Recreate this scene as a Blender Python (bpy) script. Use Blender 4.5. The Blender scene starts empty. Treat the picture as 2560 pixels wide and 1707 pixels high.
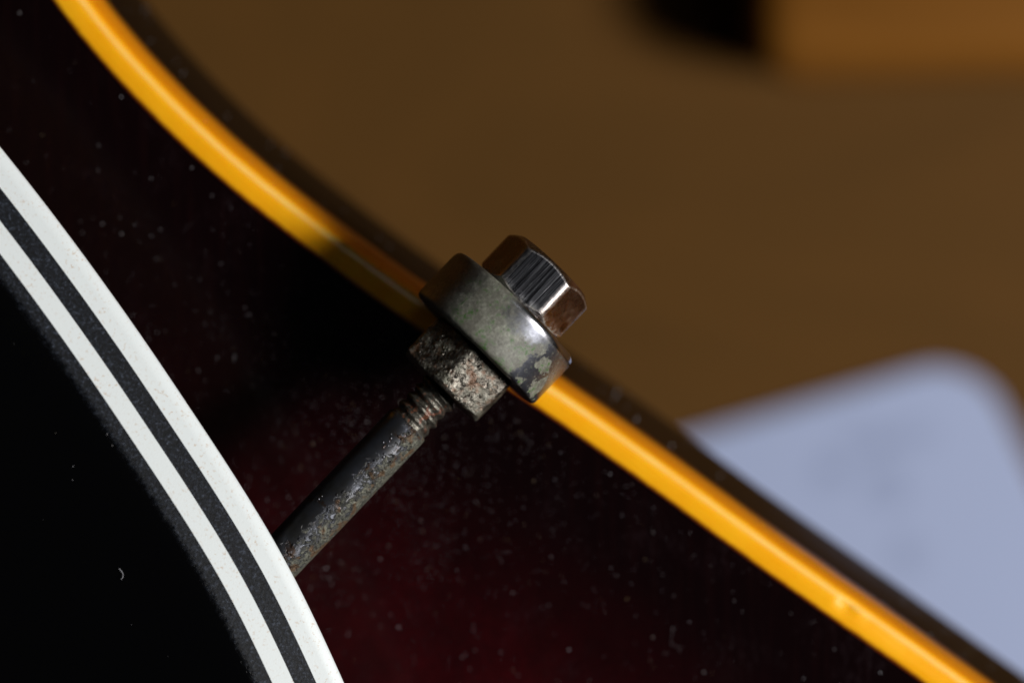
import bpy, bmesh, math, random
from mathutils import Vector, Matrix, noise

random.seed(7)
MM = 0.001                      # every length below is in millimetres
scene = bpy.context.scene
COL = scene.collection

# ------------------------------------------------------------------ camera
FOCUS_Z = 9.2                   # height of the sharp plane above the guitar's edge
DIST = 220.0
PXMM = 36.0                     # photo pixels per millimetre in the sharp plane (2560 wide)
TILT = math.radians(8.0)
out_dir = Vector((0.66, 0.75, 0.0)).normalized()
cam_axis = (out_dir * math.sin(TILT) + Vector((0, 0, math.cos(TILT)))).normalized()
T = Vector((0, 0, FOCUS_Z))
cam_pos = T + cam_axis * DIST
cam_right = (Vector((1, 0, 0)) - cam_axis * cam_axis.x).normalized()
cam_up = cam_axis.cross(cam_right).normalized()
cd = bpy.data.cameras.new("camera")
cam = bpy.data.objects.new("camera", cd)
COL.objects.link(cam)
cam.matrix_world = Matrix((
    (cam_right.x, cam_up.x, cam_axis.x, cam_pos.x * MM),
    (cam_right.y, cam_up.y, cam_axis.y, cam_pos.y * MM),
    (cam_right.z, cam_up.z, cam_axis.z, cam_pos.z * MM),
    (0, 0, 0, 1)))
cd.sensor_width = 36.0
cd.lens = 36.0 * DIST * PXMM / 2560.0
cd.clip_start = 0.005
cd.clip_end = 20.0
cd.dof.use_dof = True
cd.dof.focus_distance = DIST * MM
cd.dof.aperture_fstop = cd.lens / 9.6
cd.dof.aperture_blades = 0
scene.camera = cam


def at(u, v, z):
    """The point at height z (mm) seen at pixel (u, v) of the 2560 x 1707 photograph."""
    d = cam_right * ((u - 1280.0) / PXMM) + cam_up * (-(v - 853.5) / PXMM) - cam_axis * DIST
    k = (z - cam_pos.z) / d.z
    return cam_pos + d * k


# ------------------------------------------------------------------ world and lamps
world = bpy.data.worlds.new("World")
scene.world = world
world.use_nodes = True
bg = world.node_tree.nodes["Background"]
bg.inputs[0].default_value = (0.80, 0.88, 1.0, 1)
bg.inputs[1].default_value = 0.008


def area_lamp(name, pos, target, size, power, color):
    ld = bpy.data.lights.new(name, 'AREA')
    ld.shape = 'RECTANGLE'
    ld.size, ld.size_y = size[0] * MM, size[1] * MM
    ld.energy = power
    ld.color = color
    o = bpy.data.objects.new(name, ld)
    COL.objects.link(o)
    o.location = Vector(pos) * MM
    o.rotation_euler = (Vector(target) - Vector(pos)).to_track_quat('-Z', 'Y').to_euler()
    return o


KEY_AZ = Vector((0.985, -0.17, 0)).normalized()
KEY_EL = math.radians(36)
key_pos = Vector((0, 0, 6)) + (KEY_AZ * math.cos(KEY_EL) + Vector((0, 0, math.sin(KEY_EL)))) * 620
area_lamp("key_lamp", key_pos, (0, 0, 6), (150, 150), 5.7, (1.0, 0.985, 0.955))
area_lamp("added_fill", (260, 330, 480), (0, 0, 0), (110, 60), 0.07, (0.9, 0.95, 1.0))  # added fill lamp with no real source, placed for glints on the binding ridge

scene.view_settings.view_transform = 'Standard'
scene.view_settings.look = 'None'
scene.view_settings.exposure = 0.0
scene.view_settings.gamma = 1.0


# ------------------------------------------------------------------ node helpers
class Mat:
    def __init__(self, name):
        self.m = bpy.data.materials.new(name)
        self.m.use_nodes = True
        self.nt = self.m.node_tree
        self.nt.nodes.clear()
        self.out = self.nt.nodes.new('ShaderNodeOutputMaterial')
        self.co = None

    def n(self, t, **kw):
        nd = self.nt.nodes.new(t)
        for k, v in kw.items():
            setattr(nd, k, v)
        return nd

    def link(self, a, b):
        self.nt.links.new(a, b)

    def set(self, sock, v):
        if hasattr(v, 'is_output') or isinstance(v, bpy.types.NodeSocket):
            self.link(v, sock)
        elif isinstance(v, (tuple, list)) and len(v) == 3 and sock.type == 'RGBA':
            sock.default_value = (*v, 1)
        else:
            sock.default_value = v

    def coords(self, scale=1000.0, uv=False, stretch=(1, 1, 1), offset=(0, 0, 0)):
        tc = self.n('ShaderNodeTexCoord')
        mp = self.n('ShaderNodeMapping')
        mp.inputs['Scale'].default_value = tuple(scale * s for s in stretch)
        mp.inputs['Location'].default_value = offset
        self.link(tc.outputs['UV' if uv else 'Object'], mp.inputs['Vector'])
        return mp.outputs['Vector']

    def noise(self, vec, scale, detail=3.0, rough=0.55, dist=0.0):
        nd = self.n('ShaderNodeTexNoise')
        self.link(vec, nd.inputs['Vector'])
        nd.inputs['Scale'].default_value = scale
        nd.inputs['Detail'].default_value = detail
        nd.inputs['Roughness'].default_value = rough
        nd.inputs['Distortion'].default_value = dist
        return nd.outputs['Fac']

    def voronoi(self, vec, scale, feature='F1', rnd=1.0):
        nd = self.n('ShaderNodeTexVoronoi')
        nd.feature = feature
        self.link(vec, nd.inputs['Vector'])
        nd.inputs['Scale'].default_value = scale
        nd.inputs['Randomness'].default_value = rnd
        return nd.outputs['Distance']

    def ramp(self, fac, stops, interp='LINEAR'):
        nd = self.n('ShaderNodeValToRGB')
        self.link(fac, nd.inputs['Fac'])
        cr = nd.color_ramp
        cr.interpolation = interp
        while len(cr.elements) > 1:
            cr.elements.remove(cr.elements[-1])
        for i, (p, c) in enumerate(stops):
            e = cr.elements[0] if i == 0 else cr.elements.new(p)
            e.position = p
            if not isinstance(c, (tuple, list)):
                c = (c, c, c)
            e.color = (*c, 1)
        return nd.outputs['Color']

    def math(self, op, a, b=0.0, c=0.0, clamp=False):
        nd = self.n('ShaderNodeMath', operation=op, use_clamp=clamp)
        self.set(nd.inputs[0], a)
        self.set(nd.inputs[1], b)
        if op in ('MULTIPLY_ADD', 'SMOOTH_MIN', 'SMOOTH_MAX', 'COMPARE'):
            self.set(nd.inputs[2], c)
        return nd.outputs[0]

    def mix(self, fac, a, b, blend='MIX'):
        nd = self.n('ShaderNodeMix', data_type='RGBA', blend_type=blend)
        self.set(nd.inputs[0], fac)
        self.set(nd.inputs[6], a)
        self.set(nd.inputs[7], b)
        return nd.outputs[2]

    def maprange(self, v, a, b, c=0.0, d=1.0, smooth=False):
        nd = self.n('ShaderNodeMapRange')
        if smooth:
            nd.interpolation_type = 'SMOOTHSTEP'
        self.set(nd.inputs['Value'], v)
        nd.inputs['From Min'].default_value = a
        nd.inputs['From Max'].default_value = b
        nd.inputs['To Min'].default_value = c
        nd.inputs['To Max'].default_value = d
        return nd.outputs['Result']

    def xyz(self, vec):
        nd = self.n('ShaderNodeSeparateXYZ')
        self.link(vec, nd.inputs[0])
        return nd.outputs

    def bump(self, h, strength=1.0, dist_mm=0.05, normal=None):
        nd = self.n('ShaderNodeBump')
        nd.inputs['Strength'].default_value = strength
        nd.inputs['Distance'].default_value = dist_mm * MM
        self.set(nd.inputs['Height'], h)
        if normal is not None:
            self.link(normal, nd.inputs['Normal'])
        return nd.outputs['Normal']

    def bsdf(self, **kw):
        p = self.n('ShaderNodeBsdfPrincipled')
        for k, v in kw.items():
            self.set(p.inputs[k.replace('_', ' ')], v)
        self.link(p.outputs[0], self.out.inputs['Surface'])
        return p


# ------------------------------------------------------------------ materials
def mat_table():
    m = Mat("brown_tabletop")
    v = m.coords(stretch=(0.5, 1, 1), offset=(11, 4, 0))
    g = m.noise(v, 0.032, 5, 0.62, 0.8)
    c = m.ramp(g, [(0.25, (0.070, 0.032, 0.0060)), (0.5, (0.091, 0.0405, 0.0075)), (0.75, (0.110, 0.047, 0.0086))])
    m.bsdf(Base_Color=c, Roughness=0.7, Specular_IOR_Level=0.12,
           Normal=m.bump(m.noise(v, 1.2, 3), 0.3, 0.1))
    return m.m


def mat_card(marks):
    m = Mat("pale_blue_card")
    v = m.coords()
    p = m.xyz(v)
    s = 0.0
    for (x, y, rx, ry) in marks:  # smudged grey print
        dx = m.math('DIVIDE', m.math('SUBTRACT', p[0], x), rx)
        dy = m.math('DIVIDE', m.math('SUBTRACT', p[1], y), ry)
        s = m.math('MAXIMUM', s, m.maprange(m.math('ADD', m.math('MULTIPLY', dx, dx), m.math('MULTIPLY', dy, dy)), 0.3, 1.0, 1.0, 0.0, True))
    s = m.math('MULTIPLY', s, m.ramp(m.noise(v, 0.5, 3, 0.6), [(0.35, 0.2), (0.62, 1.0)]))
    c = m.mix(m.math('MULTIPLY', s, 0.75), (0.345, 0.40, 0.59), (0.21, 0.25, 0.39))
    m.bsdf(Base_Color=c, Roughness=0.55, Specular_IOR_Level=0.3,
           Normal=m.bump(m.noise(v, 3, 2), 0.2, 0.05))
    return m.m


def mat_block():
    m = Mat("tan_wood")
    v = m.coords(stretch=(0.15, 1, 1))
    g = m.noise(v, 0.25, 4, 0.6, 0.4)
    c = m.ramp(g, [(0.3, (0.155, 0.058, 0.0070)), (0.7, (0.205, 0.078, 0.010))])
    m.bsdf(Base_Color=c, Roughness=0.5, Specular_IOR_Level=0.15, Normal=m.bump(g, 0.3, 0.1))
    return m.m


def mat_lacquer():
    """Very dark red sunburst lacquer: redder inwards, nearly black at the rim; uv.y is mm from the binding."""
    m = Mat("dark_sunburst_lacquer")
    v = m.coords()
    uv = m.xyz(m.coords(1.0, uv=True))
    inward = m.maprange(uv[1], 4.0, 20.0, 0.0, 1.0, True)
    along = m.math('MULTIPLY', m.maprange(uv[0], 14.0, 48.0, 0.06, 1.0, True), m.maprange(uv[0], 60.0, 92.0, 1.0, 0.10, True))
    cloud = m.math('MULTIPLY', m.ramp(m.noise(v, 0.13, 4, 0.65), [(0.30, 0.35), (0.70, 1.0)]), m.ramp(m.noise(v, 2.4, 4, 0.7), [(0.25, 0.5), (0.7, 1.15)]))
    red = m.math('MULTIPLY', m.math('MULTIPLY', inward, along), cloud)
    base = m.mix(red, (0.0032, 0.0007, 0.0010), (0.029, 0.0017, 0.0027))
    # vertical figure and hazy rubs in the finish
    streak = m.noise(m.coords(stretch=(1, 0.06, 1)), 1.6, 4, 0.65)
    base = m.mix(m.math('MULTIPLY', m.ramp(streak, [(0.5, 0.0), (0.8, 1.0)]), 0.35), base, (0.012, 0.0030, 0.0030))
    haze = m.math('MULTIPLY', m.ramp(m.noise(v, 0.16, 4, 0.6, 0.5), [(0.5, 0.0), (0.75, 1.0)]),
                  m.ramp(m.noise(m.coords(stretch=(1, 0.4, 1)), 3.2, 5, 0.7), [(0.45, 0.0), (0.75, 1.0)]))
    base = m.mix(m.math('MULTIPLY', haze, 0.35), base, (0.030, 0.018, 0.022))
    m.bsdf(Base_Color=base, Roughness=m.maprange(haze, 0, 1, 0.17, 0.36), Specular_IOR_Level=0.5,
           Normal=m.bump(m.noise(v, 0.35, 2), 0.06, 0.05))
    return m.m


def mat_side():
    m = Mat("dark_brown_lacquer_side")
    v = m.coords()
    c = m.ramp(m.noise(v, 0.2, 4, 0.6), [(0.35, (0.0035, 0.0018, 0.0014)), (0.7, (0.007, 0.0035, 0.0022))])
    m.bsdf(Base_Color=c, Roughness=0.36, Specular_IOR_Level=0.16)
    return m.m


def mat_binding():
    """Aged celluloid; uv.x runs along the edge in mm, uv.y across from the body joint outwards in mm."""
    m = Mat("amber_celluloid")
    uvv = m.coords(1.0, uv=True)
    s = m.xyz(uvv)
    v = m.coords()
    wob = m.math('MULTIPLY', m.math('SUBTRACT', m.noise(v, 1.1, 4, 0.7), 0.5), 0.22)
    joint = m.maprange(m.math('ADD', s[1], wob), 0.10, 0.42, 1.0, 0.0, True)
    body = m.ramp(m.noise(v, 0.25, 4, 0.6), [(0.3, (0.93, 0.40, 0.004)), (0.7, (0.97, 0.46, 0.008))])
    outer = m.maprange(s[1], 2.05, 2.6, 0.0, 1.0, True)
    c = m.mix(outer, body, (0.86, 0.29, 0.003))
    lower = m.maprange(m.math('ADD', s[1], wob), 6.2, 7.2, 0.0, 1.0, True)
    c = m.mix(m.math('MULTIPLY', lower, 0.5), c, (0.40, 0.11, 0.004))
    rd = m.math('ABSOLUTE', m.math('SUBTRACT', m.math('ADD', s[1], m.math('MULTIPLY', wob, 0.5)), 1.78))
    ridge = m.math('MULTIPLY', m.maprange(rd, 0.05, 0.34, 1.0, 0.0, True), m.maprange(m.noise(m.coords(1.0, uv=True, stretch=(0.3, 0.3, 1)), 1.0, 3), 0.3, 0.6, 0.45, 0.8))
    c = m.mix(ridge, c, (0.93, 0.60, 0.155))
    c = m.mix(joint, c, (0.16, 0.022, 0.003))
    sp = m.ramp(m.noise(v, 2.6, 2, 0.5), [(0.70, 0.0), (0.78, 1.0)])
    c = m.mix(m.math('MULTIPLY', sp, 0.25), c, (0.45, 0.15, 0.01))
    fine = m.noise(m.coords(1.0, uv=True, stretch=(0.12, 1.6, 1)), 3.0, 4, 0.6)
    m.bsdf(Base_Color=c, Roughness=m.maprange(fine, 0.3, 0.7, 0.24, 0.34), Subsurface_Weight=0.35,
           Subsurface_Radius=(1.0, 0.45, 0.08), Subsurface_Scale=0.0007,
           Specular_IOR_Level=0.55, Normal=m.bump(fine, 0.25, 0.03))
    return m.m


def mat_white_ply():
    m = Mat("white_pickguard_ply")
    v = m.coords()
    sp = m.ramp(m.noise(v, 4.2, 3, 0.6), [(0.58, 0.0), (0.68, 1.0)])
    cl = m.ramp(m.noise(v, 0.35, 3), [(0.35, 0.15), (0.62, 1.0)])
    c = m.mix(m.math('MULTIPLY', m.math('MULTIPLY', sp, cl), 0.75), (0.69, 0.735, 0.75), (0.50, 0.36, 0.25))
    c = m.mix(m.math('MULTIPLY', m.noise(v, 0.8, 3), 0.12), c, (0.70, 0.66, 0.58))
    m.bsdf(Base_Color=c, Roughness=0.42, Normal=m.bump(m.noise(v, 8, 3), 0.25, 0.03))
    return m.m


def mat_black_ply(fade=False):
    m = Mat("sanded_black_ply")
    v = m.coords()
    g = m.noise(v, 4.6, 4, 0.75)
    c = m.ramp(g, [(0.42, (0.002, 0.0024, 0.0034)), (0.56, (0.008, 0.010, 0.015)), (0.70, (0.055, 0.066, 0.092))])
    rough = 0.5
    if fade:                     # the sanding marks run out into the polished top
        uv = m.xyz(m.coords(1.0, uv=True))
        k = m.maprange(m.math('ADD', uv[1], m.math('MULTIPLY', m.math('SUBTRACT', m.noise(v, 2.5, 4, 0.7), 0.5), 0.9)), 3.55, 4.35, 0.0, 1.0, True)
        c = m.mix(k, c, (0.0012, 0.0012, 0.0014))
        rough = m.maprange(k, 0, 1, 0.5, 0.1)
    m.bsdf(Base_Color=c, Roughness=rough, Specular_IOR_Level=0.22, Normal=m.bump(g, 0.6, 0.04))
    return m.m


def mat_black_top():
    m = Mat("polished_black_plastic")
    v = m.coords()
    r = m.ramp(m.noise(v, 0.3, 4, 0.65), [(0.3, 0.05), (0.7, 0.10)])
    m.bsdf(Base_Color=(0.0012, 0.0012, 0.0014), Roughness=r, Specular_IOR_Level=0.45)
    return m.m


def mat_collar():
    """Tarnished nickel with grey-green verdigris; local x runs across the collar, z along its axis."""
    m = Mat("tarnished_nickel_verdigris")
    v = m.coords()
    s = m.xyz(v)
    # crust over most of the barrel; bare metal along the rim and towards the lower right, with crusty islands
    wx = m.math('ADD', s[0], m.math('MULTIPLY', m.math('SUBTRACT', m.noise(m.coords(offset=(3, 1, 0)), 1.1, 6, 0.62), 0.5), 2.0))
    wz = m.math('ADD', s[2], m.math('MULTIPLY', m.math('SUBTRACT', m.noise(m.coords(offset=(0, 7, 4)), 1.1, 6, 0.62), 0.5), 2.0))

    def blob(cx, cz, rx, rz):
        dx = m.math('DIVIDE', m.math('SUBTRACT', wx, cx), rx)
        dz = m.math('DIVIDE', m.math('SUBTRACT', wz, cz), rz)
        return m.math('SUBTRACT', 1.0, m.math('SQRT', m.math('ADD', m.math('MULTIPLY', dx, dx), m.math('MULTIPLY', dz, dz))))

    hazy = blob(1.5, 1.45, 2.4, 1.25)
    bare = m.math('MAXIMUM', blob(5.0, -1.1, 2.1, 2.3), blob(5.0, 1.5, 1.5, 2.0))
    isl = m.math('MAXIMUM', blob(4.25, 0.2, 0.55, 0.6), m.math('MAXIMUM', blob(4.95, -1.2, 0.4, 0.8), blob(3.75, -1.7, 0.3, 0.25)))
    bare = m.math('MINIMUM', bare, m.math('MULTIPLY', isl, -1.0))
    crust_b = m.maprange(m.math('ADD', bare, m.math('MULTIPLY', m.math('SUBTRACT', m.noise(v, 4.0, 3, 0.6), 0.5), 0.12)), -0.05, 0.05, 1.0, 0.0, True)
    crust_h = m.maprange(m.math('ADD', hazy, m.math('MULTIPLY', m.math('SUBTRACT', m.noise(v, 1.8, 6, 0.7), 0.5), 1.5)), -0.05, 0.55, 1.0, 0.22, True)
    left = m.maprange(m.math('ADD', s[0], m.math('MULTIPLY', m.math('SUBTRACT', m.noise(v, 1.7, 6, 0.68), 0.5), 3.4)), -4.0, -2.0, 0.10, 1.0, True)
    rim = m.math('MULTIPLY', m.maprange(s[2], 1.45, 1.68, 0.0, 1.0, True), m.maprange(wx, -1.2, 1.2, 0.0, 1.0, True))
    crust = m.math('MULTIPLY', m.math('MULTIPLY', m.math('MULTIPLY', crust_b, crust_h), left), m.math('SUBTRACT', 1.0, m.math('MULTIPLY', rim, 0.93)))
    crumbs = m.math('MULTIPLY', m.ramp(m.noise(m.coords(offset=(8, 1, 1)), 3.4, 4, 0.7), [(0.56, 0.0), (0.66, 1.0)]), 0.65)
    crust = m.math('MAXIMUM', crust, m.math('MULTIPLY', crumbs, m.math('SUBTRACT', 1.0, rim)))
    film = m.math('SUBTRACT', 1.0, rim)
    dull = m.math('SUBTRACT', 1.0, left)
    haze = m.maprange(hazy, -0.3, 0.6, 0.0, 1.0)
    fine = m.noise(v, 4.5, 5, 0.7)
    grey = m.ramp(fine, [(0.30, (0.075, 0.075, 0.062)), (0.52, (0.185, 0.185, 0.150)), (0.72, (0.31, 0.31, 0.265))])
    grey = m.mix(m.ramp(m.noise(m.coords(offset=(6, 3, 1)), 0.9, 5, 0.65), [(0.38, 0.75), (0.62, 0.0)]), grey, (0.070, 0.064, 0.052))
    green = m.math('MULTIPLY', m.ramp(m.noise(v, 1.3, 4, 0.65), [(0.50, 0.0), (0.60, 1.0)]),
                   m.ramp(m.noise(v, 4.5, 3, 0.6), [(0.46, 0.0), (0.60, 1.0)]))
    grey = m.mix(m.math('MULTIPLY', green, 0.95), grey, (0.030, 0.082, 0.012))
    rustf = m.ramp(m.noise(m.coords(offset=(9, 2, 5)), 2.0, 4, 0.65), [(0.66, 0.0), (0.74, 1.0)])
    grey = m.mix(m.math('MULTIPLY', rustf, 0.45), grey, (0.10, 0.07, 0.02))
    metal = m.mix(m.math('MAXIMUM', m.math('MULTIPLY', haze, 0.5), m.math('MULTIPLY', film, 0.92)), (0.40, 0.39, 0.41), m.ramp(fine, [(0.3, (0.070, 0.074, 0.095)), (0.7, (0.150, 0.155, 0.185))]))
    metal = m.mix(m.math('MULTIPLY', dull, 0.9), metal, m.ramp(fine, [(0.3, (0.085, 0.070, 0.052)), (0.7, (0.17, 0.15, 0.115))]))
    scr = m.noise(m.coords(stretch=(1, 1, 0.15)), 6.0, 3, 0.6)
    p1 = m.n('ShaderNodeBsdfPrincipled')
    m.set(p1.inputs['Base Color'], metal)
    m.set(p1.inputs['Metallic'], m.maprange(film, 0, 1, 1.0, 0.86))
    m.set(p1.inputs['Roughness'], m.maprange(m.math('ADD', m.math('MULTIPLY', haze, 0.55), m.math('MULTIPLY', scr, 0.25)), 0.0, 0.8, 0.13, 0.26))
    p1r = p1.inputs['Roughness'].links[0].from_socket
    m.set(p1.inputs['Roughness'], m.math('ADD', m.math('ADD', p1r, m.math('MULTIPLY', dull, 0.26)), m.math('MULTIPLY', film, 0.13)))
    m.set(p1.inputs['Normal'], m.bump(m.noise(v, 3.0, 3), 0.12, 0.05))
    p2 = m.n('ShaderNodeBsdfPrincipled')
    m.set(p2.inputs['Base Color'], grey)
    p2.inputs['Roughness'].default_value = 0.55
    m.set(p2.inputs['Normal'], m.bump(m.math('ADD', fine, m.math('MULTIPLY', crust, 0.8)), 0.5, 0.05))
    mx = m.n('ShaderNodeMixShader')
    m.link(crust, mx.inputs[0])
    m.link(p1.outputs[0], mx.inputs[1])
    m.link(p2.outputs[0], mx.inputs[2])
    m.link(mx.outputs[0], m.out.inputs['Surface'])
    return m.m


def mat_nut():
    m = Mat("pitted_corroded_steel")
    v = m.coords()
    a = m.noise(v, 2.2, 5, 0.66, 0.3)
    b = m.noise(m.coords(offset=(4, 8, 1)), 1.3, 5, 0.68)
    zone = m.noise(m.coords(offset=(2, 6, 5)), 0.55, 3, 0.55)
    c = m.ramp(a, [(0.30, (0.028, 0.023, 0.018)), (0.52, (0.120, 0.108, 0.092)), (0.72, (0.36, 0.335, 0.29))])
    rust = m.ramp(b, [(0.52, 0.0), (0.64, 1.0)])
    c = m.mix(m.math('MULTIPLY', rust, 0.75), c, (0.12, 0.050, 0.020))
    crust = m.ramp(m.noise(m.coords(offset=(1, 5, 7)), 0.9, 5, 0.65), [(0.46, 0.0), (0.62, 1.0)])
    c = m.mix(m.math('MULTIPLY', crust, 0.7), c, (0.115, 0.113, 0.085))
    met = m.math('SUBTRACT', 0.92, m.math('MULTIPLY', m.math('MAXIMUM', rust, crust), 0.62))
    pit = m.ramp(m.voronoi(v, 2.7), [(0.12, 1.0), (0.42, 0.0)])
    pits = m.math('MULTIPLY', pit, m.ramp(zone, [(0.40, 0.15), (0.60, 1.0)]))
    h = m.math('ADD', m.math('ADD', m.math('MULTIPLY', a, 0.8), m.math('MULTIPLY', pits, 0.55)), m.math('MULTIPLY', m.noise(v, 6.0, 3, 0.6), m.maprange(zone, 0.35, 0.65, 0.10, 0.45)))
    m.bsdf(Base_Color=c, Metallic=met, Roughness=m.maprange(m.math('ADD', a, m.math('MULTIPLY', crust, 0.2)), 0.3, 0.8, 0.25, 0.46), Normal=m.bump(h, 0.85, 0.19))
    return m.m


def mat_rod():
    """Blue-black plating, blistered and crusted along its lit side; local x across, z along the rod."""
    m = Mat("blue_black_plating_blistered")
    v = m.coords()
    s = m.xyz(v)
    side = m.maprange(s[0], -0.9, 1.4, -0.20, 0.11)
    n1 = m.math('ADD', m.math('MULTIPLY', m.noise(m.coords(stretch=(1, 1, 0.8)), 2.6, 6, 0.68, 0.6), 0.62), m.math('MULTIPLY', m.noise(m.coords(offset=(5, 0, 2)), 0.7, 3, 0.6), 0.38))
    f = m.math('ADD', n1, side)
    crust = m.maprange(f, 0.46, 0.575, 0.0, 1.0, True)
    bl = m.voronoi(v, 3.2)
    blm = m.ramp(bl, [(0.10, 1.0), (0.34, 0.0)])
    zone = m.ramp(m.math('ADD', m.noise(m.coords(offset=(2, 2, 8)), 0.75, 3, 0.6), m.math('MULTIPLY', side, 0.9)),
                  [(0.40, 0.0), (0.48, 1.0)])
    blist = m.math('MULTIPLY', blm, zone)
    rust = m.math('MULTIPLY', zone, m.ramp(m.noise(m.coords(offset=(7, 1, 3)), 1.2, 4, 0.6), [(0.53, 0.0), (0.60, 1.0)]))
    fine = m.noise(v, 6.0, 4, 0.65)
    plate = m.ramp(m.noise(v, 0.6, 3, 0.6), [(0.3, (0.085, 0.083, 0.080)), (0.7, (0.135, 0.142, 0.172))])
    crustc = m.ramp(m.math('ADD', m.math('MULTIPLY', fine, 0.6), m.math('MULTIPLY', m.noise(m.coords(offset=(3, 9, 1)), 2.2, 4, 0.7), 0.4)), [(0.38, (0.022, 0.022, 0.020)), (0.51, (0.085, 0.084, 0.066)), (0.66, (0.19, 0.19, 0.145))])
    c = m.mix(crust, plate, crustc)
    c = m.mix(m.math('MULTIPLY', rust, 0.65), c, (0.105, 0.048, 0.015))
    met = m.maprange(crust, 0, 1, 0.9, 0.25)
    h = m.math('ADD', m.math('MULTIPLY', blist, 1.0), m.math('ADD', m.math('MULTIPLY', crust, 0.12),
                                                             m.math('MULTIPLY', m.math('MULTIPLY', fine, crust), 0.9)))
    m.bsdf(Base_Color=c, Metallic=met, Roughness=m.maprange(m.math('SUBTRACT', crust, blist), 0, 1, 0.34, 0.5),
           Normal=m.bump(h, 0.9, 0.14))
    return m.m


def mat_thread():
    m = Mat("grimy_rusty_thread")
    v = m.coords()
    a = m.noise(v, 3.5, 5, 0.65)
    c = m.ramp(a, [(0.32, (0.02, 0.017, 0.014)), (0.55, (0.085, 0.078, 0.064)), (0.74, (0.22, 0.21, 0.175))])
    r = m.ramp(m.noise(m.coords(offset=(5, 5, 2)), 1.7, 3, 0.6), [(0.54, 0.0), (0.62, 1.0)])
    c = m.mix(m.math('MULTIPLY', r, 0.75), c, (0.13, 0.038, 0.015))
    m.bsdf(Base_Color=c, Metallic=m.maprange(r, 0, 1, 0.7, 0.2), Roughness=0.36, Normal=m.bump(a, 0.7, 0.1))
    return m.m


def mat_bolt():
    """Worn nickel plate with drawn tool lines along the axis, browner on the flanks, glints painted along the edges."""
    m = Mat("worn_nickel_brown_flanks")
    v = m.coords()
    s = m.xyz(v)
    lines = m.noise(m.coords(stretch=(1, 1, 0.02)), 5.5, 4, 0.7)
    flank = m.maprange(m.math('ABSOLUTE', m.math('SUBTRACT', s[0], -0.15)), 1.75, 2.2, 0.0, 1.0, True)
    patch = m.ramp(m.noise(v, 0.7, 4, 0.65), [(0.34, 0.35), (0.62, 1.0)])
    lines = m.mix(flank, lines, m.noise(v, 0.8, 3, 0.6))
    nick = m.ramp(lines, [(0.35, (0.12, 0.12, 0.135)), (0.55, (0.22, 0.22, 0.245)), (0.72, (0.50, 0.50, 0.54))])
    c = m.mix(m.math('MULTIPLY', m.math('MULTIPLY', flank, patch), 0.8), nick, (0.235, 0.135, 0.085))  # side flats take a browner tone
    ed = m.n('ShaderNodeAttribute', attribute_name='wear')
    wear = m.math('MULTIPLY', ed.outputs['Fac'], m.ramp(m.noise(m.coords(offset=(2, 2, 2)), 3.0, 4, 0.7), [(0.38, 0.25), (0.60, 1.0)]))
    c = m.mix(m.math('MULTIPLY', wear, 0.85), c, (0.60, 0.54, 0.50))  # painted glint: paler colour where the rounded edges would catch the lamp
    base = m.math('MULTIPLY', m.maprange(s[2], -1.9, -0.9, 1.0, 0.0, True), m.ramp(m.noise(v, 2.0, 4, 0.65), [(0.45, 0.0), (0.6, 1.0)]))
    c = m.mix(m.math('MULTIPLY', base, 0.75), c, (0.15, 0.15, 0.115))
    pits = m.ramp(m.noise(v, 5.0, 3, 0.6), [(0.62, 0.0), (0.72, 1.0)])
    m.bsdf(Base_Color=c, Metallic=m.maprange(base, 0, 1, 1.0, 0.2),
           Roughness=m.math('ADD', m.math('ADD', m.maprange(lines, 0.3, 0.75, 0.20, 0.36), m.math('MULTIPLY', base, 0.25)), m.math('MULTIPLY', wear, 0.18)),
           Normal=m.bump(m.math('ADD', lines, m.math('MULTIPLY', pits, 0.12)), 0.55, 0.05))
    return m.m


def mat_dust():
    m = Mat("pale_dust")
    i = m.n('ShaderNodeNewGeometry')
    c = m.ramp(i.outputs['Random Per Island'], [(0.0, (0.10, 0.09, 0.09)), (0.5, (0.24, 0.23, 0.24)), (0.85, (0.40, 0.40, 0.44)), (1.0, (0.34, 0.24, 0.08))])
    m.bsdf(Base_Color=c, Roughness=0.8)
    return m.m


# ------------------------------------------------------------------ mesh helpers
def mesh_obj(name, verts, faces, material, parent=None, smooth=None, matrix=None, uvs=None):
    """verts in mm (local when matrix, itself in mm, is given)."""
    me = bpy.data.meshes.new(name)
    me.from_pydata([tuple(c * MM for c in v) for v in verts], [], faces)
    if uvs is not None:
        lay = me.uv_layers.new(name="UVMap")
        for l in me.loops:
            lay.data[l.index].uv = uvs[l.vertex_index]
    bm = bmesh.new()
    bm.from_mesh(me)
    bmesh.ops.recalc_face_normals(bm, faces=bm.faces)
    bm.to_mesh(me)
    bm.free()
    if smooth is not None:
        me.shade_smooth()
        if smooth < 179:
            me.set_sharp_from_angle(angle=math.radians(smooth))
    me.materials.append(material)
    o = bpy.data.objects.new(name, me)
    COL.objects.link(o)
    if matrix is not None:
        mw = matrix.copy()
        mw.translation = mw.translation * MM
        o.matrix_world = mw
    if parent is not None:
        o.parent = parent
    return o


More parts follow.
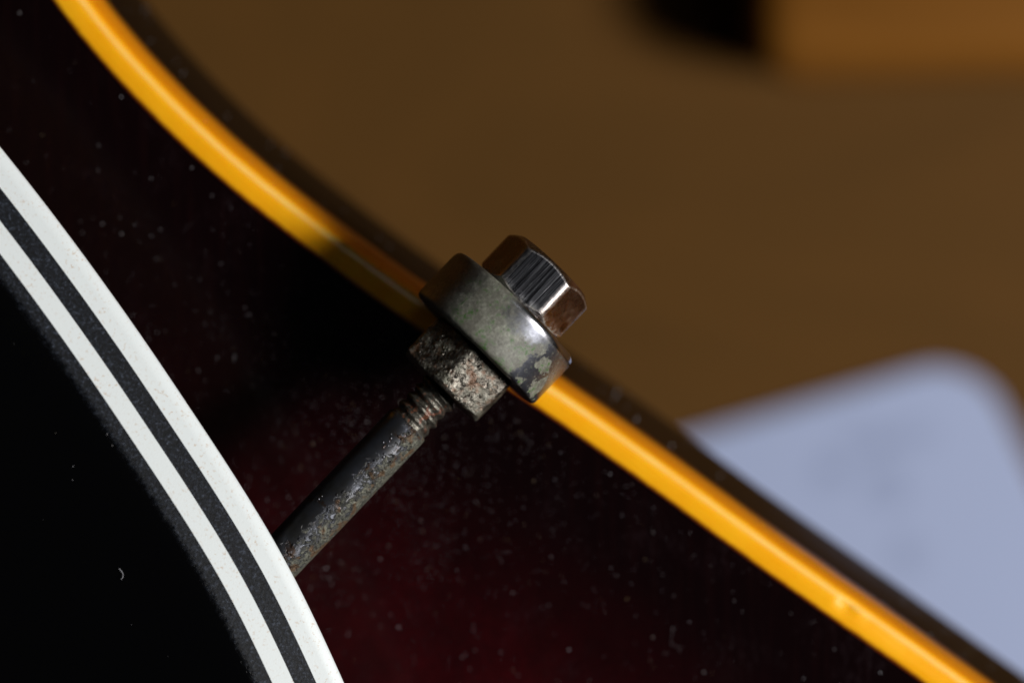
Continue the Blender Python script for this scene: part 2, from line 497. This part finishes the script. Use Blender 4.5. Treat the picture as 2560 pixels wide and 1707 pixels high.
def catmull(pts, step=1.2):
    """Smooth curve through 2-D points, sampled about every `step` mm."""
    P = [Vector(p) for p in pts]
    P = [P[0] * 2 - P[1]] + P + [P[-1] * 2 - P[-2]]
    res = []
    for i in range(1, len(P) - 2):
        a, b, c, d = P[i - 1:i + 3]
        n = max(2, int((c - b).length / step))
        for k in range(n):
            t = k / n
            res.append(0.5 * ((2 * b) + (c - a) * t + (2 * a - 5 * b + 4 * c - d) * t * t + (3 * b - a - 3 * c + d) * t ** 3))
    res.append(P[-2].copy())
    for _ in range(22):         # take the small wobble of the measured points out
        res = [res[0]] + [(res[i - 1] + 2 * res[i] + res[i + 1]) / 4 for i in range(1, len(res) - 1)] + [res[-1]]
    return res


def normals2d(pts, towards):
    ns = []
    for i in range(len(pts)):
        t = (pts[min(i + 1, len(pts) - 1)] - pts[max(i - 1, 0)]).normalized()
        n = Vector((-t.y, t.x))
        if n.dot(towards) < 0:
            n = -n
        ns.append(n)
    return ns


def arclen(pts):
    s = [0.0]
    for a, b in zip(pts, pts[1:]):
        s.append(s[-1] + (b - a).length)
    return s


def strip(curve, nrm, profile, uv_of=None, jitter=None):
    """Sweep a profile [(offset, z)] along a curve; returns verts, faces, uvs."""
    S = arclen(curve)
    verts, faces, uvs = [], [], []
    acc = [0.0]
    for (o0, z0), (o1, z1) in zip(profile, profile[1:]):
        acc.append(acc[-1] + math.hypot(o1 - o0, z1 - z0))
    m = len(profile)
    for i, (p, n) in enumerate(zip(curve, nrm)):
        for j, (o, z) in enumerate(profile):
            dz = do = 0.0
            if jitter:
                do, dz = jitter(S[i], j, o, z)
            q = p + n * (o + do)
            verts.append((q.x, q.y, z + dz))
            uvs.append((S[i], acc[j]))
    for i in range(len(curve) - 1):
        for j in range(m - 1):
            a = i * m + j
            faces.append((a, a + 1, a + m + 1, a + m))
    return verts, faces, uvs


UPR = Vector((0.66, 0.75))       # outwards, to the upper right of the picture


def part(o, label=None):
    if label:
        o["label"] = label
    return o


def tag(o, label, cat, kind=None, group=None):
    if label:
        o["label"] = label
    if cat:
        o["category"] = cat
    if kind:
        o["kind"] = kind
    if group:
        o["group"] = group
    return o


# ------------------------------------------------------------------ tabletop
TABLE_Z = -118.0
tv, tf = [], []
NX = 12
for j in range(NX + 1):
    for i in range(NX + 1):
        tv.append((-900 + 1800 * i / NX, -900 + 1800 * j / NX, TABLE_Z))
for j in range(NX):
    for i in range(NX):
        a = j * (NX + 1) + i
        tf.append((a, a + 1, a + NX + 2, a + NX + 1))
table = mesh_obj("tabletop", tv, tf, mat_table())
tag(table, "brown wooden tabletop, far out of focus behind the guitar", None, "structure")

# ------------------------------------------------------------------ guitar body
guitar = bpy.data.objects.new("guitar", None)
COL.objects.link(guitar)
tag(guitar, "dark sunburst guitar with amber binding, black pickguard and corroded pickguard bracket", "guitar")

inner_px = [(130, 0), (196, 99), (279, 188), (387, 306), (514.5, 421), (601, 499), (727.5, 592), (855, 692), (995, 793),
            (1165, 905), (1335, 1017), (1475, 1113), (1651, 1239), (1868, 1400), (2090, 1555), (2305, 1706)]
inner = [at(u, v, 0.0).xy for u, v in inner_px]
t0 = (inner[0] - inner[1]).normalized()
t1 = (inner[-1] - inner[-2]).normalized()
up1 = inner[0] + (t0 * 16) + Vector((-0.5, 0.4))
up2 = up1 + Vector((-0.42, 0.91)) * 24
dn1 = inner[-1] + t1 * 22
dn2 = dn1 + (t1 + Vector((0.03, 0.05))).normalized() * 26
edge = catmull([up2, up1] + inner + [dn1, dn2], 1.0)
en = normals2d(edge, UPR)
S_edge = arclen(edge)


def arch(d):
    """Height of the carved top at d mm inside the binding."""
    return -0.10 + 3.0 * (1 - math.exp(-(d / 46.0) ** 2))


rows = [0, 0.6, 1.5, 3, 5, 7, 9, 11, 13, 16, 19, 22, 26, 30, 35, 40, 46, 52, 60, 70, 85]
tv, tf, tu = strip(edge, en, [(-d, arch(d)) for d in rows])
S0 = S_edge[next(i for i, p in enumerate(edge) if p.y < at(130, 0, 0).y)]
tu = [(s - S0, rows[i % len(rows)]) for i, (s, _) in enumerate(tu)]
body_top = mesh_obj("body_top", tv, tf, mat_lacquer(), guitar, 180, uvs=tu)
part(body_top, "glossy near-black top with a dark red glow and dust")

CHIP = S0 + (at(2075, 1490, 0).xy - inner[0]).length + 1.6


def binding_jitter(s, j, o, z):
    do = 0.03 * noise.noise(Vector((s * 0.35, j * 0.7, 3.3)))
    dz = 0.02 * noise.noise(Vector((s * 0.5, j * 0.9, 8.1)))
    if 5 <= j <= 11:            # scraped stretch that starts with a nick
        d = s - CHIP
        if -0.4 < d < 14:
            k = min(1, (d + 0.4) / 0.5) * max(0, 1 - max(0, d - 5) / 9)
            dz -= 0.20 * k * math.exp(-((o - 1.55) / 0.55) ** 2)
        if 0.1 < d < 1.6:
            dz += 0.16 * math.exp(-((d - 0.6) / 0.4) ** 2) * math.exp(-((o - 1.5) / 0.4) ** 2)
        if -1.6 < d <= 0.4:
            dz -= 0.42 * math.exp(-((d + 0.5) / 0.35) ** 2) * math.exp(-((o - 1.35) / 0.38) ** 2)
    return do, dz


bprof = [(0.0, -0.5), (0.0, -0.03), (0.05, 0.02), (0.35, 0.06), (0.75, 0.075), (1.1, 0.07), (1.30, 0.055), (1.50, 0.015), (1.68, -0.05),
         (1.83, -0.13), (1.96, -0.24), (2.06, -0.40), (2.18, -0.85), (2.26, -1.4), (2.31, -2.0), (2.34, -2.6),
         (2.36, -3.2), (2.37, -5.2), (2.0, -5.2)]
# finer sampling of the edge for the binding
edge_f = [edge[0]]
for a, b in zip(edge, edge[1:]):
    edge_f += [a.lerp(b, 0.5), b]
enf = normals2d(edge_f, UPR)
bv, bf, bu = strip(edge_f, enf, bprof, jitter=binding_jitter)
off = 0.47
bu = [(s, a - off) for s, a in bu]
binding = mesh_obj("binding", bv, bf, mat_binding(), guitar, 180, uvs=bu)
part(binding, "yellowed amber plastic binding along the body edge")

sv, sf, su = strip(edge, en, [(2.28, -5.15), (2.33, -5.6), (2.33, -17.5), (2.15, -20), (1.6, -22), (0.5, -24.5), (-3, -31), (-12, -40), (-30, -60), (-60, -105), (-75, -117.6), (-95, -117.8)])
body_side = mesh_obj("body_side", sv, sf, mat_side(), guitar, 60, uvs=su)
part(body_side, "dark lacquered side of the body below the binding, blurred")

# ------------------------------------------------------------------ pickguard
PG_Z = 13.1                      # underside of the lowest ply at its rim
pg_px = [(0, 367), (187.5, 608), (321, 793), (396, 900), (460, 999), (540, 1116), (664, 1312), (736, 1440), (803, 1580), (859, 1703)]
pg = [at(u, v, PG_Z + 0.2).xy for u, v in pg_px]
ta = (pg[0] - pg[1]).normalized()
tb = (pg[-1] - pg[-2]).normalized()
pgu1 = pg[0] + ta * 12 + Vector((-0.6, -0.3))
pgu2 = pgu1 + (ta + Vector((-0.15, -0.08))).normalized() * 22
pgd1 = pg[-1] + tb * 12 + Vector((-0.6, 0.1))
pgd2 = pgd1 + (tb + Vector((-0.15, 0.0))).normalized() * 22
pcurve = catmull([pgu2, pgu1] + pg + [pgd1, pgd2], 0.8)
pn = normals2d(pcurve, UPR)
# plies: (name, inner offset, outer offset) across the sanded bevel, heights rise inwards
SL = 0.34                        # slope of the bevel
offs = [0.0, 1.60, 2.93, 4.22, 5.55]
hz = lambda o: PG_Z + 0.45 + o * SL
white, black, btop = mat_white_ply(), mat_black_ply(), mat_black_top()


def pj(amp, seed):
    def f(s, j, o, z):
        return amp * noise.noise(Vector((s * 0.8, seed, 0.0))) + amp * 0.5 * noise.noise(Vector((s * 2.5, seed, 4.0))), 0.0
    return f


top_prof = [(-5.50, hz(5.50) + 0.02), (-5.75, hz(5.75) - 0.015), (-6.1, hz(5.9) - 0.005), (-7.0, hz(5.95)), (-30, hz(5.95) + 0.5), (-62, hz(5.95) + 0.8)]
vv, ff, uu = strip(pcurve, pn, top_prof)
pickguard = mesh_obj("pickguard", vv, ff, btop, guitar, 180, uvs=uu)
part(pickguard, "black pickguard with a bevelled edge of white and black plies")
names = ["white_ply", "black_ply", "white_ply", "black_ply"]
mats = [white, black, white, mat_black_ply(True)]
for k in range(4):
    o0, o1 = offs[k], offs[k + 1]
    zb = hz(o0) - (0.45 if k == 0 else 0.0)
    if k == 0:
        prof = [(-62, PG_Z), (-1.2, PG_Z), (-0.12, PG_Z), (-0.03, PG_Z + 0.06), (0.0, PG_Z + 0.20), (-0.02, PG_Z + 0.36), (-0.10, hz(0.10)), (-0.8, hz(0.8)), (-o1, hz(o1))]
    else:
        prof = [(-o0 - 3, hz(o0) - 0.012), (-o0 - 0.01, hz(o0) - 0.012), (-o0, hz(o0)), (-(o0 + o1) / 2, hz((o0 + o1) / 2)), (-o1, hz(o1))]
    vv, ff, uu = strip(pcurve, pn, prof)
    ply = mesh_obj(names[k], vv, ff, mats[k], pickguard, 50, uvs=uu)
    part(ply, ["outer white ply of the pickguard bevel", "black ply between the two white plies", "inner white ply of the pickguard bevel",
               "sanded black ply next to the polished pickguard top"][k])

# ------------------------------------------------------------------ bracket hardware (all on one axis)
TH = math.radians(46.4)
TAU = math.radians(4.2)
axis = (cam_right * math.cos(TH) * math.cos(TAU) + cam_up * math.sin(TH) * math.cos(TAU) - cam_axis * math.sin(TAU)).normalized()
CENTER = at(1238, 820, 6.3)      # middle of the collar
ax_n = (cam_right * math.sin(TH) - cam_up * math.cos(TH)).normalized()   # across, to the lower right
ax_n = (ax_n - axis * ax_n.dot(axis)).normalized()
ax_y = axis.cross(ax_n)          # away from the camera


def frame(t, dn=0.0, spin=0.0):
    """Matrix (mm) of a part centred t mm along the axis."""
    o = CENTER + axis * t + ax_n * dn
    M = Matrix(((ax_n.x, ax_y.x, axis.x, o.x), (ax_n.y, ax_y.y, axis.y, o.y), (ax_n.z, ax_y.z, axis.z, o.z), (0, 0, 0, 1)))
    return M @ Matrix.Rotation(spin, 4, 'Z')


def rings_to_mesh(rings):
    n = len(rings[0])
    verts = [v for r in rings for v in r]
    faces = []
    for k in range(len(rings) - 1):
        for i in range(n):
            a, b = k * n + i, k * n + (i + 1) % n
            faces.append((a, b, b + n, a + n))
    faces.append(tuple(range(n))[::-1])
    faces.append(tuple(range((len(rings) - 1) * n, len(rings) * n)))
    return verts, faces


PXA = 35.6                       # pixels per mm at the axis
# collar: t px 189..340 around 264.7
HL = 2.12
RC = 5.63
prof = [(1.9, -HL), (4.6, -HL), (5.22, -HL + 0.01), (5.47, -HL + 0.07), (5.58, -HL + 0.16), (RC, -HL + 0.32)]
prof += [(RC + 0.01, z) for z in (-1.4, -0.9, -0.4, 0.1, 0.6, 1.0, 1.35, 1.6)]
for k in range(1, 9):
    a = k / 8 * math.radians(48)
    prof.append((RC - 0.62 * (1 - math.cos(a)), 1.64 + 0.62 * math.sin(a)))
prof += [(5.34, HL + 0.02), (4.2, HL + 0.02), (1.9, HL + 0.02)]
rings = []
NA = 160
for (r, z) in prof:
    ring = []
    for i in range(NA):
        a = 2 * math.pi * i / NA
        rr = r + (0.018 * noise.noise(Vector((math.cos(a) * 2.2, math.sin(a) * 2.2, z * 0.9))) if r > 4 else 0)
        ring.append((rr * math.cos(a), rr * math.sin(a), z))
    rings.append(ring)
cv, cf = rings_to_mesh(rings)
collar = mesh_obj("collar", cv, cf, mat_collar(), guitar, 40, frame(0.0))
part(collar, "round tarnished nickel collar with grey-green verdigris")


def hex_rings(AF, h, r_top, r_bot, ch, rough=0.0, nphi=168, nside=6, corner=0.09, seed=0.0):
    """Hexagon prism turned down at its ends (the chamfer cuts arcs into the flats)."""
    ap = AF / 2
    rmax = ap / math.cos(math.pi / 6)
    R = []
    for i in range(nphi):
        a = 2 * math.pi * i / nphi
        m = (a % (math.pi / 3)) - math.pi / 6
        r = ap / math.cos(m)
        lim = rmax - corner
        if r > lim - corner:
            x = (r - (lim - corner)) / (2 * corner)
            r = (lim - corner) + corner * (1 - (1 - min(1, x)) ** 2) * 1.0
        R.append(r)
    top = [h / 2 - max(0, r - r_top) * ch for r in R]
    bot = [-h / 2 + max(0, r - r_bot) * ch for r in R]

    def P(i, r, z):
        a = 2 * math.pi * i / nphi
        d = 0.0
        if rough:
            q = Vector((r * math.cos(a), r * math.sin(a), z))
            d = rough * (noise.noise(q * 2.2 + Vector((seed, 0, 0))) + 0.8 * noise.noise(q * 5.0) + 0.5 * noise.noise(q * 9.0))
        return ((r + d) * math.cos(a), (r + d) * math.sin(a), z + d * 0.4)
    rs = [[P(i, r_bot * 0.55, -h / 2) for i in range(nphi)],
          [P(i, min(r_bot, R[i] - 0.03), -h / 2 + (0.0)) for i in range(nphi)]]
    rs.append([P(i, R[i] - 0.04, bot[i] + 0.0) for i in range(nphi)])
    e = 0.08
    wear = [0.0, 0.0, 0.7, 0.7]  # mask per ring for the glint painted on the chamfer edges
    rs.append([P(i, R[i] - 0.004, bot[i] + e) for i in range(nphi)])
    for k in range(nside + 1):
        f = k / nside
        rs.append([P(i, R[i], (bot[i] + 0.16) * (1 - f) + (top[i] - 0.16) * f) for i in range(nphi)])
        wear.append(0.0)
    rs.append([P(i, R[i] - 0.004, top[i] - e) for i in range(nphi)])
    wear += [1.0, 1.0, 0.0, 0.0, 0.0, 0.0]
    rs.append([P(i, R[i] - 0.04, top[i]) for i in range(nphi)])
    rs.append([P(i, R[i] - 0.12, top[i] + 0.09) for i in range(nphi)])
    rs.append([P(i, min(r_top, R[i] - 0.03), h / 2) for i in range(nphi)])
    rs.append([P(i, r_top * 0.9, h / 2 + 0.03) for i in range(nphi)])
    rs.append([P(i, r_top * 0.4, h / 2 + 0.03) for i in range(nphi)])
    hex_rings.wear = [w for w in wear for _ in range(nphi)]
    hex_rings.wear[:] = [max(w, 0.6 if 0 < k // nphi < len(wear) - 4 and R[k % nphi] > rmax - 2 * corner - 0.03 else 0.0) for k, w in enumerate(hex_rings.wear)]
    return rs


# bolt: t px 345..480
hv, hf = rings_to_mesh(hex_rings(6.72, 3.80, 3.10, 3.14, 0.74, rough=0.006, nside=8))
BOLT_T = (345 - 264.7) / PXA + 3.80 / 2 - 0.10
bolt_glint = list(hex_rings.wear)
bolt = mesh_obj("hex_bolt", hv, hf, mat_bolt(), guitar, 24, frame(BOLT_T, -0.06, math.radians(-3)))
wl = bolt.data.attributes.new("wear", 'FLOAT', 'POINT')
assert len(bolt_glint) == len(wl.data), (len(bolt_glint), len(wl.data))
wl.data.foreach_set("value", bolt_glint)
part(bolt, "worn hex bolt head with brushed flats, browner at the sides")

# nut: t px 60..189
nv, nf = rings_to_mesh(hex_rings(6.84, 3.55, 3.30, 3.30, 0.45, rough=0.045, nphi=216, nside=30, corner=0.06, seed=3.0))
NUT_T = (60 - 264.7) / PXA + 3.50 / 2 + 0.05
nut = mesh_obj("hex_nut", nv, nf, mat_nut(), guitar, 60, frame(NUT_T, 0.10, math.radians(90 - 2.4)))
part(nut, "pitted rusty hex nut below the collar")

# rod: straight as far as the pickguard, then level beneath it
RR = 1.64
ROD_T0 = (-58 - 264.7) / PXA     # where the thread ends
rod_frame = frame(0.0, 0.24)
inv = rod_frame.to_3x3().inverted()
path = [Vector((0, 0, ROD_T0 - 0.02)), Vector((0, 0, ROD_T0 - 0.12))]
L_STRAIGHT = 11.9
for k in range(1, 25):
    path.append(Vector((0, 0, ROD_T0 - 0.12 - (L_STRAIGHT - 0.12) * k / 24)))
lev = Vector((-axis.x, -axis.y, 0)).normalized()
lev_l = inv @ (lev * 1.0 + Vector((0, 0, -0.10)))
for k in range(1, 9):
    d = Vector((0, 0, -1)).lerp(lev_l, min(1, k / 4)).normalized()
    path.append(path[-1] + d * (0.6 if k < 5 else 3.0))
rings = []
NR = 64
for k, p in enumerate(path):
    d = (path[min(k + 1, len(path) - 1)] - path[max(k - 1, 0)]).normalized()
    ex = Vector((1, 0, 0))
    ex = (ex - d * ex.dot(d)).normalized()
    ey = d.cross(ex)
    r = RR - (0.14 if k == 0 else (0.03 if k == 1 else 0))
    rings.append([tuple(p + ex * (r + 0.012 * noise.noise(Vector((math.cos(a) * 1.5, math.sin(a) * 1.5, p.z * 0.7)))) * math.cos(a)
                        + ey * (r + 0.02 * noise.noise(Vector((math.cos(a) * 3, math.sin(a) * 3, p.z * 1.7)))) * math.sin(a))
                  for a in (2 * math.pi * i / NR for i in range(NR))])
rv, rf = rings_to_mesh(rings)
rod = mesh_obj("bracket_rod", rv, rf, mat_rod(), guitar, 60, rod_frame)
part(rod, "blue-black round rod, blistered and crusted, running under the pickguard")

# thread: a helical groove between rod and nut
PITCH = 0.80
z0, z1 = ROD_T0 - 0.05, NUT_T - 0.6
NT, NZ = 72, 110
tvv = []
for k in range(NZ + 1):
    z = z0 + (z1 - z0) * k / NZ
    for i in range(NT):
        a = 2 * math.pi * i / NT
        ph = ((z - z0) / PITCH + a / (2 * math.pi)) % 1.0
        tri = 1 - abs(2 * ph - 1)
        crest = min(1.0, max(0.0, (tri - 0.12) / 0.68))
        r = 1.30 + 0.29 * crest * (0.75 + 0.5 * noise.noise(Vector((math.cos(a), math.sin(a), z * 0.9))))
        run = min(1.0, (z - z0) / 0.5)
        r = 1.50 * (1 - run) + r * run
        q = Vector((math.cos(a) * 1.6, math.sin(a) * 1.6, z))
        r += 0.035 * noise.noise(q * 3.1) + 0.02 * noise.noise(q * 7.0)
        tvv.append((r * math.cos(a), r * math.sin(a), z))
tff = []
for k in range(NZ):
    for i in range(NT):
        a, b = k * NT + i, k * NT + (i + 1) % NT
        tff.append((a, b, b + NT, a + NT))
tff.append(tuple(range(NT)))
tff.append(tuple(range(NZ * NT, (NZ + 1) * NT)))
thread = mesh_obj("thread", tvv, tff, mat_thread(), rod, 60)
part(thread, "short rusty screw thread between rod and nut")

# ------------------------------------------------------------------ things on the tabletop
# card with a rounded corner
pc = at(2440, 882, TABLE_Z).xy
e1 = (at(1730, 1092, TABLE_Z).xy - pc).normalized()
e2 = (at(2615, 1251, TABLE_Z).xy - pc).normalized()
W, H, RAD = 62.0, 110.0, 6.5


def card_outline(r):
    pts = []
    cs = [(0, 0, 1, 1), (W, 0, -1, 1), (W, H, -1, -1), (0, H, 1, -1)]
    spans = [(180, 270), (270, 360), (0, 90), (90, 180)]
    for (cx, cy, sx, sy), (a0, a1) in zip(cs, spans):
        for k in range(9):
            a = math.radians(a0 + (a1 - a0) * k / 8)
            pts.append((cx + sx * RAD + r * math.cos(a), cy + sy * RAD + r * math.sin(a)))
    return pts


verts, faces = [], []
layers = [(RAD - 0.05, 0.3), (RAD, 0.35), (RAD, 0.75), (RAD - 0.08, 0.8)]
for r, z in layers:
    for a, b in card_outline(r):
        q = e1 * a + e2 * b
        verts.append((q.x, q.y, z))
n = 36
for k in range(3):
    for i in range(n):
        a, b = k * n + i, k * n + (i + 1) % n
        faces.append((a, b, b + n, a + n))
faces.append(tuple(range(n))[::-1])
faces.append(tuple(range(3 * n, 4 * n)))
marks = []
for (u, v, rx, ry) in [(2170, 1100, 4.6, 2.2), (2290, 1085, 2.6, 1.8), (2215, 1215, 3.0, 2.8), (2270, 1385, 2.2, 2.8), (2080, 1180, 2.4, 2.0)]:
    q = at(u, v, TABLE_Z).xy - pc
    marks.append((q.x, q.y, rx, ry))
card = mesh_obj("card", verts, faces, mat_card(marks), None, None, Matrix.Translation((pc.x, pc.y, TABLE_Z - 0.25)))
tag(card, "pale blue-white card with a rounded corner lying on the brown tabletop", "card")

# wooden block at the top right
bc = at(1885, 205, TABLE_Z).xy
BW, BD, BH, BV = 120.0, 60.0, 18.0, 5.0
bm = bmesh.new()
bmesh.ops.create_cube(bm, size=1.0)
for v in bm.verts:
    v.co = Vector(((v.co.x + 0.5) * BW * MM, (v.co.y + 0.5) * BD * MM, (v.co.z + 0.5) * BH * MM))
bmesh.ops.bevel(bm, geom=bm.edges[:], offset=BV * MM, segments=4, profile=0.5, affect='EDGES')
me = bpy.data.meshes.new("wooden_block")
bm.to_mesh(me)
bm.free()
me.shade_smooth()
me.set_sharp_from_angle(angle=math.radians(35))
me.materials.append(mat_block())
block = bpy.data.objects.new("wooden_block", me)
COL.objects.link(block)
block.location = (bc.x * MM, bc.y * MM, TABLE_Z * MM)
block.rotation_euler = (0, 0, math.radians(1.0))
tag(block, "tan wooden block standing on the tabletop at the upper right, blurred", "wooden block")

# ------------------------------------------------------------------ dust
dust_mat = mat_dust()


def inside_distance(p):
    best, bi = 1e9, 0
    for i in range(0, len(edge), 2):
        d = (edge[i] - p).length
        if d < best:
            best, bi = d, i
    return -(p - edge[bi]).dot(en[bi])


def add_speck(V, F, c, r):
    """Irregular eight-sided grain."""
    b = len(V)
    rot = Matrix.Rotation(random.uniform(0, 6.28), 3, 'Z')
    sx, sy, sz = r * random.uniform(0.6, 1.3), r * random.uniform(0.6, 1.3), r * random.uniform(0.4, 0.8)
    for d in ((1, 0, 0), (0, 1, 0), (-1, 0, 0), (0, -1, 0), (0, 0, 1), (0, 0, -1)):
        q = rot @ Vector((d[0] * sx, d[1] * sy, 0))
        k = random.uniform(0.75, 1.2)
        V.append((c[0] + q.x * k, c[1] + q.y * k, c[2] + d[2] * sz + sz * 0.6))
    for i in range(4):
        F.append((b + i, b + (i + 1) % 4, b + 4))
        F.append((b + (i + 1) % 4, b + i, b + 5))


def add_fibre(V, F, pts, r):
    b = len(V)
    m = 5
    for k, p in enumerate(pts):
        d = (pts[min(k + 1, len(pts) - 1)] - pts[max(k - 1, 0)]).normalized()
        ex = d.cross(Vector((0, 0, 1))).normalized()
        ey = d.cross(ex)
        for i in range(m):
            a = 2 * math.pi * i / m
            q = p + ex * r * math.cos(a) + ey * r * math.sin(a)
            V.append(tuple(q))
    for k in range(len(pts) - 1):
        for i in range(m):
            a, c = b + k * m + i, b + k * m + (i + 1) % m
            F.append((a, c, c + m, a + m))


V, F = [], []
n_done = 0
while n_done < 720:
    u, v = random.uniform(-60, 2500), random.uniform(-30, 1760)
    p = at(u, v, 0.5).xy
    d = inside_distance(p)
    if d < 0.4:
        continue
    dens = 0.25 + 0.9 * max(0, noise.noise(Vector((p.x * 0.10, p.y * 0.10, 5.0))) + 0.25)
    if random.random() > dens * (0.45 + 0.55 * min(1.0, max(0.0, (v - 300) / 900.0))):
        continue
    r = 0.022 + 0.05 * random.random() ** 3
    if random.random() < 0.02:
        r *= 1.6
    add_speck(V, F, (p.x, p.y, arch(d)), r)
    n_done += 1
n_done = 0
while n_done < 2200:             # fine haze of dust, thickest round the rod and nut
    u, v = random.gauss(930, 330), random.gauss(1080, 260)
    p = at(u, v, 0.5).xy
    d = inside_distance(p)
    if d < 0.5 or random.random() > 0.35 + 1.4 * max(0, noise.noise(Vector((p.x * 0.22, p.y * 0.12, 9.0))) + 0.1):
        continue
    add_speck(V, F, (p.x, p.y, arch(d)), random.uniform(0.014, 0.034))
    n_done += 1
for _ in range(4):
    u, v = random.uniform(200, 1900), random.uniform(300, 1650)
    p = at(u, v, 0.5).xy
    d = inside_distance(p)
    if d < 2:
        continue
    a0 = random.uniform(0, 6.28)
    L = random.uniform(0.8, 2.2)
    pts = []
    for k in range(8):
        a = a0 + 1.3 * (k / 7) * random.uniform(0.7, 1.2)
        q = p + Vector((math.cos(a), math.sin(a))) * (L * k / 7)
        pts.append(Vector((q.x, q.y, arch(inside_distance(q)) + 0.04)))
    add_fibre(V, F, pts, 0.005)
dust = mesh_obj("dust", V, F, dust_mat)
tag(dust, "fine pale dust scattered on the dark glossy body top", "dust", "stuff")

# a few grains on the polished pickguard
V, F = [], []
ZT = hz(5.95) + 0.1
for (u, v, r) in [(268, 1085, 0.045), (281, 1113, 0.05), (183, 1165, 0.06), (182, 1199, 0.03), (139, 1082, 0.025), (30, 1518, 0.035), (214, 1402, 0.02),
                  (108, 1298, 0.015), (14, 1474, 0.02), (330, 1560, 0.02), (60, 880, 0.012), (35, 860, 0.014), (95, 1650, 0.02), (420, 1640, 0.016)]:
    p = at(u, v, ZT)
    add_speck(V, F, (p.x, p.y, ZT + 0.05), r)
pts = []
for k in range(9):
    a = k / 8
    p = at(298 + 10 * math.sin(a * 2.6), 1420 + 28 * a, ZT + 0.1)
    pts.append(Vector((p.x, p.y, ZT + 0.14)))
add_fibre(V, F, pts, 0.016)
pdust = mesh_obj("lint", V, F, dust_mat)
tag(pdust, "few dust grains and a curled fibre on the polished black pickguard", "lint", "stuff")

# lint caught on the side of the body
V, F = [], []
for _ in range(110):
    i = random.randrange(20, len(edge) - 20)
    z = random.uniform(-19, -6)
    q = edge[i] + en[i] * 2.36
    add_speck(V, F, (q.x, q.y, z), random.uniform(0.03, 0.09))
for _ in range(60):
    i = random.randrange(20, len(edge) - 20)
    q = edge[i] + en[i] * random.uniform(2.2, 2.35)
    add_speck(V, F, (q.x, q.y, -0.9 - random.random() * 3.0), random.uniform(0.02, 0.05))
sdust = mesh_obj("side_lint", V, F, dust_mat)
tag(sdust, "blurred pale lint clinging to the dark side of the body", "lint", "stuff")
